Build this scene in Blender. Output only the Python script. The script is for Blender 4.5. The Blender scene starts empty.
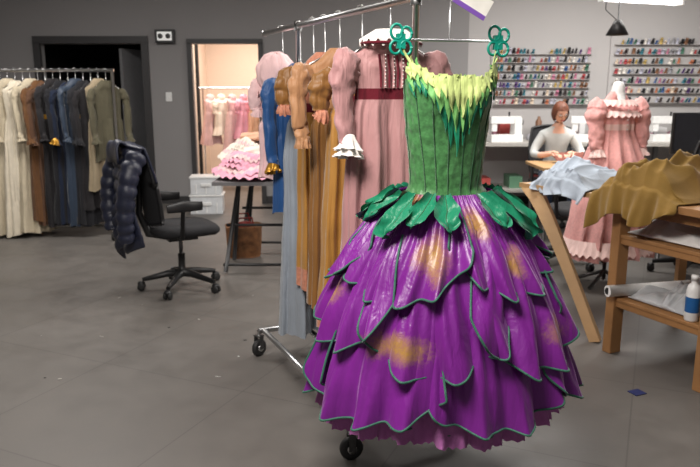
import bpy, math, random
from mathutils import Vector, Matrix, noise
random.seed(7)
pi=math.pi; sin=math.sin; cos=math.cos; exp=math.exp
def nz(x,y=0,z=0): return noise.noise(Vector((x,y,z)))
def lerp(a,b,t): return a+(b-a)*t
def interp(tab,x):
    t=sorted(tab)
    if x<=t[0][0]: return t[0][1:]
    if x>=t[-1][0]: return t[-1][1:]
    for a,b in zip(t,t[1:]):
        if a[0]<=x<=b[0]:
            k=(x-a[0])/(b[0]-a[0]+1e-9)
            return tuple(lerp(p,q,k) for p,q in zip(a[1:],b[1:]))

# ---------------------------------------------------------------- materials
def mat(name,col,rough=.7,metal=0,sheen=0,ns=20,nv=.15,bs=60,bump=.15,emit=0,attr=False,alpha=1,coat=0,spec=.5,st=None):
    m=bpy.data.materials.new(name); m.use_nodes=True
    nt=m.node_tree; b=nt.nodes['Principled BSDF']; L=nt.links
    b.inputs['Roughness'].default_value=rough; b.inputs['Metallic'].default_value=metal
    b.inputs['Sheen Weight'].default_value=sheen; b.inputs['Coat Weight'].default_value=coat
    b.inputs['Specular IOR Level'].default_value=spec
    b.inputs['Alpha'].default_value=alpha
    tc=nt.nodes.new('ShaderNodeTexCoord')
    n=nt.nodes.new('ShaderNodeTexNoise'); n.inputs['Scale'].default_value=ns; n.inputs['Detail'].default_value=4
    L.new(tc.outputs['Object'],n.inputs['Vector'])
    mx=nt.nodes.new('ShaderNodeMix'); mx.data_type='RGBA'
    c1=tuple(max(0,c*(1-nv)) for c in col[:3])+(1,); c2=tuple(min(1,c*(1+nv)) for c in col[:3])+(1,)
    mx.inputs[6].default_value=c1; mx.inputs[7].default_value=c2
    L.new(n.outputs['Fac'],mx.inputs[0])
    out=mx.outputs[2]
    if attr:
        a=nt.nodes.new('ShaderNodeVertexColor'); a.layer_name='Col'
        m2=nt.nodes.new('ShaderNodeMix'); m2.data_type='RGBA'; m2.blend_type='MULTIPLY'; m2.inputs[0].default_value=1
        L.new(out,m2.inputs[6]); L.new(a.outputs['Color'],m2.inputs[7]); out=m2.outputs[2]
    L.new(out,b.inputs['Base Color'])
    if bump>0:
        n2=nt.nodes.new('ShaderNodeTexNoise'); n2.inputs['Scale'].default_value=bs; n2.inputs['Detail'].default_value=3
        L.new(tc.outputs['Object'],n2.inputs['Vector'])
        bp=nt.nodes.new('ShaderNodeBump'); bp.inputs['Strength'].default_value=bump; bp.inputs['Distance'].default_value=.01
        L.new(n2.outputs['Fac'],bp.inputs['Height'])
        if st:
            mp=nt.nodes.new('ShaderNodeMapping'); mp.inputs['Scale'].default_value=(st[0],st[0],st[1])
            n3=nt.nodes.new('ShaderNodeTexNoise'); n3.inputs['Scale'].default_value=1; n3.inputs['Detail'].default_value=3; n3.inputs['Distortion'].default_value=.6
            L.new(tc.outputs['Object'],mp.inputs['Vector']); L.new(mp.outputs['Vector'],n3.inputs['Vector'])
            b2=nt.nodes.new('ShaderNodeBump'); b2.inputs['Strength'].default_value=st[2]; b2.inputs['Distance'].default_value=.03
            L.new(n3.outputs['Fac'],b2.inputs['Height']); L.new(bp.outputs['Normal'],b2.inputs['Normal']); L.new(b2.outputs['Normal'],b.inputs['Normal'])
        else: L.new(bp.outputs['Normal'],b.inputs['Normal'])
    if emit>0:
        b.inputs['Emission Color'].default_value=tuple(col[:3])+(1,); b.inputs['Emission Strength'].default_value=emit
    return m
def srgb(r,g,b):
    f=lambda c:(c/255/12.92) if c/255<=.04045 else ((c/255+.055)/1.055)**2.4
    return (f(r),f(g),f(b))

# ---------------------------------------------------------------- mesh builder
class MB:
    def __init__(s): s.v=[];s.f=[];s.m=[];s.sm=[];s.c=[]
    def add(s,p,c=(1,1,1)): s.v.append(tuple(p)); s.c.append(c); return len(s.v)-1
    def face(s,idx,m=0,sm=True): s.f.append(tuple(idx)); s.m.append(m); s.sm.append(sm)
    def grid(s,rows,mat=0,closed=False,cap0=False,cap1=False,cols=None,sm=True):
        n=len(rows[0]); ids=[]
        for i,r in enumerate(rows):
            ids.append([s.add(p,(cols[i][j] if cols and isinstance(cols[0],list) else (cols or (1,1,1)))) for j,p in enumerate(r)])
        for i in range(len(rows)-1):
            for j in range(n if closed else n-1):
                k=(j+1)%n
                mm=mat(i,j) if callable(mat) else mat
                s.face((ids[i][j],ids[i][k],ids[i+1][k],ids[i+1][j]),mm,sm)
        m0=mat(0,0) if callable(mat) else mat
        if cap0: s.face(ids[0],m0,False)
        if cap1: s.face(ids[-1][::-1],m0,False)
        return ids
    def tube(s,path,r,seg=8,mat=0,cap=True,rip=None,col=(1,1,1),flat=1.0):
        P=[Vector(p) for p in path]; n=len(P)
        R=r if isinstance(r,(list,tuple)) else [r]*n
        T=[]
        for i in range(n):
            a=P[max(0,i-1)]; b=P[min(n-1,i+1)]; t=(b-a)
            T.append(t.normalized() if t.length>1e-9 else Vector((0,0,1)))
        up=Vector((0,0,1)) if abs(T[0].z)<.9 else Vector((0,1,0))
        N=(up-T[0]*up.dot(T[0])).normalized(); rows=[]
        for i in range(n):
            N=(N-T[i]*N.dot(T[i])); N=N.normalized() if N.length>1e-6 else Vector((1,0,0))
            B=T[i].cross(N); row=[]
            for j in range(seg):
                a=2*pi*j/seg; rr=R[i]*(1+(rip(i,a) if rip else 0))
                row.append(P[i]+N*cos(a)*rr+B*sin(a)*rr*flat)
            rows.append(row)
        s.grid(rows,mat,True,cap,cap,cols=col)
    def box(s,c,d,mat=0,rot=0,M=None,col=(1,1,1)):
        R=M if M is not None else Matrix.Rotation(rot,3,'Z')
        ids=[]
        for x in(-1,1):
            for y in(-1,1):
                for z in(-1,1):
                    ids.append(s.add(Vector(c)+R@Vector((x*d[0]/2,y*d[1]/2,z*d[2]/2)),col))
        for f in((0,1,3,2),(4,6,7,5),(0,4,5,1),(2,3,7,6),(0,2,6,4),(1,5,7,3)):
            s.face([ids[k] for k in f],mat,False)
    def lathe(s,prof,c=(0,0,0),seg=24,mat=0,M=None,col=(1,1,1),cap=True):
        R=M if M is not None else Matrix.Identity(3)
        rows=[[Vector(c)+R@Vector((r*cos(2*pi*j/seg),r*sin(2*pi*j/seg),z)) for j in range(seg)] for r,z in prof]
        s.grid(rows,mat,True,cap,cap,cols=col)
    def ell(s,c,r,mat=0,seg=16,rings=10,M=None,fn=None,col=(1,1,1)):
        R=M if M is not None else Matrix.Identity(3)
        rows=[]
        for i in range(rings+1):
            ph=-pi/2+pi*i/rings; ph=max(-pi/2+.02,min(pi/2-.02,ph)); row=[]
            for j in range(seg):
                a=2*pi*j/seg; d=Vector((cos(ph)*cos(a),cos(ph)*sin(a),sin(ph)))
                k=fn(d) if fn else 1
                row.append(Vector(c)+R@Vector((d.x*r[0]*k,d.y*r[1]*k,d.z*r[2]*k)))
            rows.append(row)
        s.grid(rows,mat,True,True,True,cols=col)
    def obj(s,name,mats,loc=(0,0,0),yaw=0,bevel=0,solid=0,parent=None):
        me=bpy.data.meshes.new(name); me.from_pydata(s.v,[],s.f); 
        for m in mats: me.materials.append(m)
        me.polygons.foreach_set('material_index',s.m); me.polygons.foreach_set('use_smooth',s.sm)
        ca=me.color_attributes.new('Col','FLOAT_COLOR','POINT')
        flat=[]; 
        for c in s.c: flat+= [c[0],c[1],c[2],1]
        ca.data.foreach_set('color',flat); me.update()
        o=bpy.data.objects.new(name,me); bpy.context.scene.collection.objects.link(o)
        o.location=loc; o.rotation_euler=(0,0,yaw)
        if bevel:
            b=o.modifiers.new('bev','BEVEL'); b.width=bevel; b.segments=2; b.limit_method='ANGLE'
        if solid:
            b=o.modifiers.new('sol','SOLIDIFY'); b.thickness=solid
        if parent: o.parent=parent
        return o

# ---------------------------------------------------------------- shared mats
black=mat('black_plastic',(.012,.012,.013),.45,bump=.03)
blackfab=mat('black_fabric',(.012,.012,.014),.9)
chrome=mat('brushed_steel',(.62,.62,.62),.28,1,bump=.02)
darksteel=mat('dark_steel',(.12,.12,.12),.4,.8)
rubber=mat('rubber',(.015,.015,.015),.6)
wood=mat('table_wood',srgb(150,108,66),.55,ns=6,nv=.35,bs=30)
woodl=mat('light_wood',srgb(178,142,98),.5,ns=6,nv=.2)
whitep=mat('white_plastic',(.75,.75,.74),.4,bump=.02)
# ---------------------------------------------------------------- ROOM
def floor_mat():
    m=mat('floor_concrete_tile',srgb(101,97,93),.42,ns=.8,nv=.16,bs=25,bump=.04,spec=.4)
    nt=m.node_tree; b=nt.nodes['Principled BSDF']; L=nt.links
    src=b.inputs['Base Color'].links[0].from_socket
    tc=nt.nodes.new('ShaderNodeTexCoord')
    mp=nt.nodes.new('ShaderNodeMapping'); mp.inputs['Rotation'].default_value=(0,0,.42)
    L.new(tc.outputs['Object'],mp.inputs['Vector'])
    br=nt.nodes.new('ShaderNodeTexBrick'); br.offset=0; br.inputs['Scale'].default_value=1
    br.inputs['Brick Width'].default_value=.91; br.inputs['Row Height'].default_value=.91; br.inputs['Mortar Size'].default_value=.004
    br.inputs['Color1'].default_value=(1,1,1,1); br.inputs['Color2'].default_value=(.94,.94,.94,1); br.inputs['Mortar'].default_value=(.74,.74,.74,1)
    L.new(mp.outputs['Vector'],br.inputs['Vector'])
    mx=nt.nodes.new('ShaderNodeMix'); mx.data_type='RGBA'; mx.blend_type='MULTIPLY'; mx.inputs[0].default_value=1
    L.new(src,mx.inputs[6]); L.new(br.outputs['Color'],mx.inputs[7])
    n=nt.nodes.new('ShaderNodeTexNoise'); n.inputs['Scale'].default_value=3.5; n.inputs['Detail'].default_value=12; n.inputs['Roughness'].default_value=.75
    L.new(tc.outputs['Object'],n.inputs['Vector'])
    r=nt.nodes.new('ShaderNodeMapRange'); r.inputs['From Min'].default_value=.35; r.inputs['From Max'].default_value=.7
    r.inputs['To Min'].default_value=.40; r.inputs['To Max'].default_value=.60
    L.new(n.outputs['Fac'],r.inputs['Value']); L.new(r.outputs['Result'],b.inputs['Roughness'])
    m2=nt.nodes.new('ShaderNodeMix'); m2.data_type='RGBA'; m2.blend_type='MULTIPLY'; m2.inputs[0].default_value=1
    r2=nt.nodes.new('ShaderNodeMapRange'); r2.inputs['From Min'].default_value=.3; r2.inputs['From Max'].default_value=.7
    r2.inputs['To Min'].default_value=.80; r2.inputs['To Max'].default_value=1.1
    L.new(n.outputs['Fac'],r2.inputs['Value']); L.new(r2.outputs['Result'],m2.inputs[7]); L.new(mx.outputs[2],m2.inputs[6])
    L.new(m2.outputs[2],b.inputs['Base Color'])
    return m
wallg=mat('wall_grey_paint',srgb(136,134,134),.8,ns=1.5,nv=.05,bs=90,bump=.05)
walll=mat('wall_light_paint',srgb(170,167,166),.8,ns=1.5,nv=.05,bs=90,bump=.05)
closet=mat('closet_shade_colour',(.008,.008,.009),.9)  # near-black colour stands in for the darkness of the unlit closet
warmw=mat('warm_wall_paint',srgb(214,196,180),.8,nv=.04)
ceilm=mat('ceiling_paint',(.55,.55,.55),.9)
trimd=mat('trim_dark',srgb(52,51,52),.5,nv=.05)
YB=9.2
def simple(name,boxes,mats,bevel=0):
    M=MB()
    for b in boxes: M.box(*b)
    return M.obj(name,mats,bevel=bevel)
simple('floor',[((0,4.6,-.05),(13,18.4,.1))],[floor_mat()])
simple('ceiling',[((.3,3.6,3.35),(11.4,11.4,.1))],[ceilm])
dz=2.11
M=MB()
for x0,x1,z0,z1,mi in((-5.3,-4.05,0,3.3,0),(-4.05,-2.72,dz,3.3,0),(-2.72,-2.08,0,3.3,0),(-2.08,-1.2,dz,3.3,0),(-1.2,1.55,0,3.3,0),(1.55,6,0,3.3,1)):
    M.box(((x0+x1)/2,YB+.06,(z0+z1)/2),(x1-x0,.12,z1-z0),mi)
M.obj('wall_back',[wallg,walll])
simple('wall_left',[((-5.36,3.6,1.65),(.12,11.4,3.3))],[wallg])
simple('wall_right',[((6.06,3.6,1.65),(.12,11.4,3.3))],[walll])
simple('trim_1',[((-4.09,YB-.01,1.06),(.09,.05,2.12)),((-2.68,YB-.01,1.06),(.09,.05,2.12)),((-3.385,YB-.01,2.16),(1.5,.05,.09))],[trimd])
simple('trim_2',[((-2.10,YB-.01,1.06),(.06,.05,2.12)),((-1.17,YB-.01,1.06),(.06,.05,2.12)),((-1.635,YB-.01,2.14),(.99,.05,.06))],[trimd])
simple('baseboard_back',[((-4.7,YB-.008,.05),(1.2,.016,.1)),((-2.39,YB-.008,.05),(.5,.016,.1)),((2.4,YB-.008,.05),(7.1,.016,.1))],[trimd])
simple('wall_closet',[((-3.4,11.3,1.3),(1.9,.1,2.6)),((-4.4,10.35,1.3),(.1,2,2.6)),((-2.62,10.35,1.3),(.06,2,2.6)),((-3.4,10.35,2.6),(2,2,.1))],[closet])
simple('wall_side_room',[((-1.4,12.2,1.4),(2.3,.1,2.8)),((-2.52,10.78,1.4),(.06,2.9,2.8)),((-.2,10.78,1.4),(.1,2.9,2.8)),((-1.4,10.78,2.85),(2.5,2.9,.1))],[warmw])
M=MB(); A=Matrix.Rotation(math.radians(70),3,'Z')
M.box((-2.90,YB+.57,1.04),(.9,.045,2.04),0,M=A); M.lathe([(.0,0),(.025,.0),(.03,.02),(.02,.05),(0,.055)],(-2.98,YB+.2,1.0),12,1,Matrix.Rotation(-pi/2,3,'Y'))
M.obj('door_1',[mat('door_grey_paint',srgb(120,120,122),.5),chrome])
M=MB(); M.box((-2.40,YB-.04,2.2),(.25,.07,.17),0); M.box((-2.40,YB-.078,2.2),(.19,.01,.11),1)
for sx in(-.05,.05): M.lathe([(.0,0),(.03,0),(.035,.012),(.0,.02)],(-2.40+sx,YB-.083,2.2),12,2,Matrix.Rotation(pi/2,3,'X'))
M.obj('emergency_light',[black,mat('emerg_white',(.9,.9,.87),.4,emit=.3),mat('emerg_black',(.05,.05,.05),.3)],bevel=.02)
simple('light_switch',[((-2.40,YB-.008,1.43),(.08,.012,.12)),((-2.40,YB-.018,1.43),(.02,.012,.04))],[whitep],.003)

# ---------------------------------------------------------------- hangers and gowns
def hanger(M,zt,zr,sh,mi):
    M.tube([(-sh,0,zt-.07),(-sh*.5,0,zt-.03),(0,0,zt+.01),(sh*.5,0,zt-.03),(sh,0,zt-.07)],.006,6,mi)
    r=.02; p=[(0,0,zt+.01),(0,0,zr-.03)]
    for i in range(8):
        a=-pi*.35+i*(pi*1.25)/7
        p.append((0+r*cos(a)-r*.45,0,zr+r*sin(a)))
    M.tube(p,.0028,6,mi)
def gown(name,x,y,yaw,zt,zh,sh=.19,wz=None,ww=.14,hw=.26,dt=.06,dh=.1,k=9,amp=.14,seed=0,mats=None,sleeve=None,zr=None,extra=None,puff=.07,sl=.55,n=84,wav=.016,swing=0,border=0,flat=.6,low=.034,cuff=1.5):
    M=MB(); wz=wz or zt-.38
    tab=[(zt+.01,.05,.03,0),(zt-.02,.085,.04,0),(zt-.05,sh*.62,.045,0),(zt-.085,sh*.97,.035,.0),(zt-.15,sh*.95,dt*.9,.03),((zt+wz)/2,(sh+ww)/2,dt,.05),(wz+.022,ww,dt,.04),(wz-.022,ww,dt,.04),(wz-.06,ww+.015,dt*1.1,amp*.6),(wz-.25,lerp(ww,hw,.4),lerp(dt,dh,.5),amp),(zh,hw,dh,amp*1.15)]
    zs=[zt+.01,zt-.005,zt-.02,zt-.035,zt-.05,zt-.07,zt-.085]+[lerp(zt-.085,wz+.022,i/8) for i in range(1,9)]+[wz+.012,wz-.012,wz-.022]+[lerp(wz-.022,zh,(i/26)) for i in range(1,27)]
    rows=[]
    for z in zs:
        hwz,d,a=interp(tab,z); row=[]
        t=max(0,(wz-z)/(wz-zh))
        for j in range(n):
            th=2*pi*j/n
            s1=sin(k*th+seed*1.7+1.6*sin(2*th+seed)+.5*t*sin(th*3+seed)); s1=s1*abs(s1)**-.3 if abs(s1)>1e-4 else 0
            f=1+a*(s1+.45*sin((k*2+1)*th+seed+z*2.5)+.5*nz(th*3,z*2,seed))+wav*nz(cos(th)*4+seed,sin(th)*4,z*9)*2
            zz=z+(.012*sin(3*th+seed)*t if z<=zh+.001 else 0)
            row.append(Vector((cos(th)*hwz*(.75+.25*f)+swing*t+.012*nz(z*3,seed), sin(th)*d*(1+(f-1)*2.6)+.02*nz(z*2.5,seed+4)*t,zz)))
        rows.append(row)
    def mf(i,j):
        z=(zs[i]+zs[i+1])/2
        if z>wz+.02: return 0
        if z>wz-.021: return 2
        if border and z<zh+border: return 4
        return 1
    M.grid(rows,mf,True)
    if sleeve:
        for sgn in(-1,1):
            if sleeve=='long':
                ks=[(.80,0,.10),(1.02,-.01,.115),(1.17,-.02,.17),(1.20,-.03,.24),(1.19,-.04,.34),(1.15,-.05,sl),(1.15,-.06,sl+.03),(1.16,-.065,sl+.07)]
                rr=[.035,puff,puff,puff*.72,low*1.2,low,low*1.05,low*cuff]
            else:
                ks=[(.80,0,.10),(1.0,0,.11),(1.17,0,.15),(1.22,0,.20),(1.20,0,.25),(1.21,0,.28)]
                rr=[.035,puff,puff*1.05,puff*.85,puff*.6,puff*.75]
            pts=[];rad=[]
            for q in range(len(ks)-1):
                for s_ in range(6):
                    t=s_/6; pts.append((sgn*sh*lerp(ks[q][0],ks[q+1][0],t)+.006*nz(q+t,seed),lerp(ks[q][1],ks[q+1][1],t)+.008*nz(q+t,seed+3),zt-lerp(ks[q][2],ks[q+1][2],t))); rad.append(lerp(rr[q],rr[q+1],t))
            pts.append((sgn*sh*ks[-1][0],ks[-1][1],zt-ks[-1][2])); rad.append(rr[-1])
            nn=len(pts); cut=nn-7
            rip=lambda i,a:.07*sin(9*a+i*.25+seed)*max(.3,1-i/nn)+.13*nz(i*.35,sin(a)*1.5,cos(a)*1.5+seed)*2
            M.tube(pts[:cut],rad[:cut],30,3,True,rip,flat=flat)
            M.tube(pts[cut-1:],rad[cut-1:],54,4,False,lambda i,a:.22*sin(9*a+.5*sin(3*a))*(i/7)+.1*nz(i*.5,cos(a)*2,sin(a)*2),flat=.8)
            if cuff>1.6:
                M.tube([Vector(p)+Vector((0,0,.028)) for p in pts[cut-1:]],[r_*.95 for r_ in rad[cut-1:]],54,4,False,lambda i,a:.25*sin(8*a+1)*(i/7),flat=.8)
    if zr: hanger(M,zt,zr,sh*.85,5)
    if extra: extra(M)
    ms=list(mats)+[chrome]*(6-len(mats)) if len(mats)<6 else mats
    return M.obj(name,ms,(x,y,0),yaw)
def satin(name,c,r=.42,**k): 
    d=dict(ns=8,nv=.15,bs=140,bump=.06,st=(22,3.5,.45),spec=.4); d.update(k); return mat(name,c,r,sheen=.2,**d)
def cloth(name,c,**k):
    d=dict(ns=14,nv=.2,bs=160,bump=.2,st=(18,4,.45),spec=.2); d.update(k); return mat(name,c,.88,sheen=.12,**d)

# ---------------------------------------------------------------- main rolling rack
RA=Vector((.25,2.70)); RD=Vector((-.425,.905)); RN=Vector((.905,.425)); ZR=1.85
ryaw=math.atan2(RN.y,RN.x)
def rp(s,o=0,z=0):
    p=RA+RD*s+RN*o; return Vector((p.x,p.y,z))
M=MB()
M.tube([rp(-.27,0,ZR),rp(1.82,0,ZR)],.016,12,0)
for e in(-.27,1.82): M.ell(rp(e,0,ZR),(.02,.02,.02),0)
for s_ in(0.0,1.25):
    M.tube([rp(s_,0,.15),rp(s_,0,1.0)],.018,12,0); M.tube([rp(s_,0,1.0),rp(s_,0,ZR)],.013,12,0)
    M.tube([rp(s_,0,.98),rp(s_,0,1.03)],.024,12,1)
    M.tube([rp(s_,-.27,.15),rp(s_,.27,.15)],.017,12,0)
    M.tube([rp(s_,0,ZR-.03),rp(s_,0,ZR+.02)],.022,12,1)
M.tube([rp(0,-.24,.15),rp(1.25,-.24,.15)],.015,12,0)
M.tube([rp(0,.0,.15),rp(1.25,0,.15)],.015,12,0)
for s_ in(0,1.25):
    for o in(-.27,.27):
        c=rp(s_,o,.05); Rm=Matrix.Rotation(ryaw+(.5 if s_ else -.2),3,'Z')@Matrix.Rotation(pi/2,3,'X')
        M.lathe([(.012,-.014),(.03,-.016),(.045,-.014),(.05,-.008),(.05,.008),(.045,.014),(.03,.016),(.012,.014)],c,24,2,Rm)
        M.lathe([(0.001,-.02),(.02,-.02),(.02,.02),(.001,.02)],c,16,0,Rm)
        Ry=Matrix.Rotation(ryaw+(.5 if s_ else -.2),3,'Z')
        for t in(-.022,.022): M.box(c+Ry@Vector((0,t,.032)),(.03,.004,.075),1,M=Ry)
        M.box(c+Vector((0,0,.072)),(.036,.05,.008),1,M=Ry); M.tube([c+Vector((0,0,.07)),c+Vector((0,0,.11))],.011,8,0)
M.obj('garment_rack',[chrome,darksteel,rubber])

mauve=satin('mauve_silk',srgb(174,128,128),.6); burg=cloth('burgundy_ribbon',srgb(96,22,36)); lace=cloth('ivory_lace',(.82,.78,.74))
goldm=satin('mustard_satin',srgb(170,122,56),.48); golddk=satin('antique_gold_satin',srgb(134,92,44),.48)
tan=satin('tan_satin',srgb(176,130,92),.5,spec=.3); greyb=satin('grey_blue_satin',srgb(140,148,158),.42); 
royal=satin('royal_blue_satin',srgb(26,72,126),.5); pinkp=cloth('pale_pink_cotton',srgb(232,196,196)); rose=satin('rose_brocade',srgb(190,126,100),.6,ns=60,nv=.6)
def mauve_extra(M):
    zt=1.72
    for i in range(9):
        x=-.080+i*.020
        y0=-.062
        M.tube([(x,y0+.006,zt-.075),(x,y0-.008,zt-.14),(x*.95,y0-.006,zt-.205)],.005,6,2 if i%2==0 else 3)
        if i%2:
            for q in range(9):
                z=zt-.078-q*.015; M.ell((x,y0-.010-.003*sin(q/8*pi),z),(.003,.003,.003),6,8,5)
    rows=[]
    for i in range(6):
        row=[]
        for j in range(120):
            th=2*pi*j/120; r=.058+i*.012
            row.append((cos(th)*r*1.15,sin(th)*r*.85-.004,zt+.026-i*.011+.003*i*sin(18*th)))
        rows.append(row)
    M.grid(rows,6,True)
    M.tube([(cos(2*pi*j/40)*.13,sin(2*pi*j/40)*.095-.01,zt-.03) for j in range(41)],.006,6,2)
gown('mauve_regency_gown',*rp(.2)[:2],ryaw,1.72,.36,sh=.19,wz=1.49,ww=.155,hw=.25,dt=.062,dh=.12,k=12,amp=.12,seed=1,mats=[mauve,mauve,burg,mauve,lace,chrome,lace],sleeve='long',sl=.41,zr=ZR,extra=mauve_extra,puff=.066,low=.038,flat=.65,cuff=1.8)
p=rp(.46); gown('mustard_satin_gown',p.x,p.y,ryaw,1.66,.42,sh=.17,wz=1.46,ww=.14,hw=.215,k=10,amp=.18,seed=3,mats=[goldm,goldm,burg,golddk,rose],sleeve='puff',zr=ZR,border=.10,puff=.055)
p=rp(.70); gown('tan_satin_gown',p.x,p.y,ryaw,1.69,.44,sh=.19,wz=1.40,ww=.13,hw=.17,k=9,seed=5,mats=[tan,golddk,golddk,tan,tan],sleeve='long',sl=.38,zr=ZR,puff=.06,low=.038,border=0,flat=.6,cuff=1.1)
p=rp(.88); gown('brown_brocade_gown',p.x,p.y,ryaw,1.68,.5,sh=.18,wz=1.42,ww=.13,hw=.16,k=8,seed=6,mats=[rose,goldm,burg,golddk,rose],sleeve='puff',zr=ZR,border=.1,puff=.06)
p=rp(1.03); gown('grey_satin_gown',p.x,p.y,ryaw,1.62,.20,sh=.15,wz=1.4,ww=.13,hw=.205,dh=.13,k=8,amp=.18,seed=8,mats=[greyb,greyb,greyb,greyb,lace],sleeve=None,zr=ZR)
def jk(M):
    for sx in(-1,1):
        for z in range(6): M.ell((sx*.03,-.075,1.52-z*.08),(.012,.008,.012),2,8,6)
        M.tube([(sx*.012,-.07,1.6),(sx*.014,-.08,1.4),(sx*.02,-.075,1.0)],.006,6,2)
    for sx in(-1,1): M.tube([(sx*.155,-.02,1.5),(sx*.14,-.03,1.2),(sx*.15,-.03,.95)],.007,6,2)
goldbr=mat('gold_braid',srgb(190,140,50),.4,.6)
p=rp(1.22); gown('blue_tailcoat',p.x,p.y,ryaw,1.64,.84,sh=.165,wz=1.3,ww=.155,hw=.185,k=5,amp=.07,seed=9,mats=[royal,royal,royal,royal,goldbr],sleeve='long',sl=.5,zr=ZR,extra=jk,puff=.05)
def capx(M):
    M.ell((-.06,-.05,1.60),(.11,.08,.115),0,40,16,fn=lambda d:1+.06*sin(9*math.atan2(d.y,d.x))+.1*nz(d.x*3,d.y*3,d.z*3))
    rows=[[( -.06+cos(2*pi*j/80)*(.07+i*.014),-.05+sin(2*pi*j/80)*(.06+i*.012),1.51-i*.008+.006*i*sin(14*2*pi*j/80)) for j in range(80)] for i in range(4)]
    M.grid(rows,4,True)
p=rp(1.50); gown('pink_nightgown',p.x,p.y,ryaw,1.64,1.0,sh=.14,wz=1.36,ww=.14,hw=.17,k=9,seed=10,mats=[pinkp]*5,sleeve='puff',zr=ZR,puff=.05,extra=capx)

# ---------------------------------------------------------------- HERO BALLET GOWN
def purple_mat():
    m=mat('purple_satin_dyed',srgb(116,32,132),.38,sheen=.4,ns=5,nv=.3,bs=260,bump=.03,spec=.45,st=(24,4,.28))
    nt=m.node_tree; b=nt.nodes['Principled BSDF']; L=nt.links
    src=b.inputs['Base Color'].links[0].from_socket
    b.inputs['Sheen Tint'].default_value=(.9,.55,1,1); b.inputs['Sheen Roughness'].default_value=.35
    a=nt.nodes.new('ShaderNodeVertexColor'); a.layer_name='Col'
    sp=nt.nodes.new('ShaderNodeSeparateColor'); L.new(a.outputs['Color'],sp.inputs[0])
    tc=nt.nodes.new('ShaderNodeTexCoord'); n=nt.nodes.new('ShaderNodeTexNoise'); n.inputs['Scale'].default_value=70; n.inputs['Detail'].default_value=9; n.inputs['Roughness'].default_value=.85
    L.new(tc.outputs['Object'],n.inputs['Vector'])
    ad=nt.nodes.new('ShaderNodeMath'); ad.operation='ADD'; L.new(sp.outputs[1],ad.inputs[0]); L.new(n.outputs['Fac'],ad.inputs[1])
    r=nt.nodes.new('ShaderNodeMapRange'); r.inputs['From Min'].default_value=.74; r.inputs['From Max'].default_value=1.25; r.inputs['To Max'].default_value=.95
    L.new(ad.outputs[0],r.inputs['Value'])
    mx=nt.nodes.new('ShaderNodeMix'); mx.data_type='RGBA'; mx.inputs[7].default_value=(*srgb(166,126,58),1)
    L.new(r.outputs['Result'],mx.inputs[0]); L.new(src,mx.inputs[6]); L.new(mx.outputs[2],b.inputs['Base Color'])
    return m
purple=purple_mat()
green=mat('green_jacquard',srgb(68,124,70),.42,sheen=.25,ns=70,nv=.6,bs=60,bump=.25,spec=.42)
teal=satin('teal_leaf_satin',srgb(14,122,88),.4,spec=.38,st=(40,10,.25)); yell=satin('yellow_green_petal',srgb(190,206,128),.6); grn2=satin('mid_green_petal',srgb(112,176,96),.6)
trimg=satin('green_hem_trim',srgb(44,98,80),.55); place=cloth('lilac_lace',srgb(168,100,160)); dgreen=satin('dark_green_seam',srgb(34,80,46),.7)
clear=mat('clear_hanger_steel',(.7,.72,.74),.2,.9,bump=0); tealp=mat('teal_plastic',srgb(10,140,120),.35,bump=0)
Rt=[(1.16,.13),(1.12,.155),(1.07,.225),(.95,.31),(.72,.415),(.50,.475),(.33,.505)]
def RS(z):
    return sum(interp(Rt,z+d)[0] for d in(-.03,-.015,0,.015,.03))/5
golds=[(-.42,.955,.20,.08),(-.62,.67,.30,.055),(.12,1.06,.16,.06),(-1.0,1.12,.35,.055),(.80,.68,.20,.06),(1.2,1.11,.35,.045),(.50,.93,.11,.055),(2.4,.95,.2,.06),(-2.3,.8,.2,.07),(3.0,.7,.2,.06),(-1.5,.8,.16,.05),(1.6,.82,.16,.05)]
def gcol(th,z):
    g=0
    for t,zz,wt,wz in golds:
        d=(th-t+pi)%(2*pi)-pi
        d+=.1*nz(th*6,z*12,t); 
        g=max(g,exp(-((d/wt)**2+((z-zz+.03*nz(th*7,z*9,3))/wz)**2)**1.1))
    return (1-g,g*.72,0)
def SP(th,z,off): 
    r=RS(z); return Vector((sin(th)*(r+off),-cos(th)*(r*.84+off),z))
M=MB()
rows=[];cols=[];N=360
for i in range(34):
    t=i/33; z=lerp(1.14,.375,t); row=[];cr=[]
    for j in range(N):
        th=2*pi*j/N
        o=-.055+ t*.024*sin(18*th+1.5*sin(2*th))+t*.006*sin(29*th+2+t*2)+.02*t*nz(cos(th)*5,sin(th)*5,z*2)
        hz=z-(.016*sin(5*th+1)+.006*sin(18*th+1.5*sin(2*th)))*max(0,(t-.6)/.4)
        row.append(SP(th,hz,o)); cr.append(gcol(th,z))
    rows.append(row);cols.append(cr)
M.grid(rows,0,True,cols=cols)
M.tube([p for p in rows[-1]]+[rows[-1][0]],.003,6,5)
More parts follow.
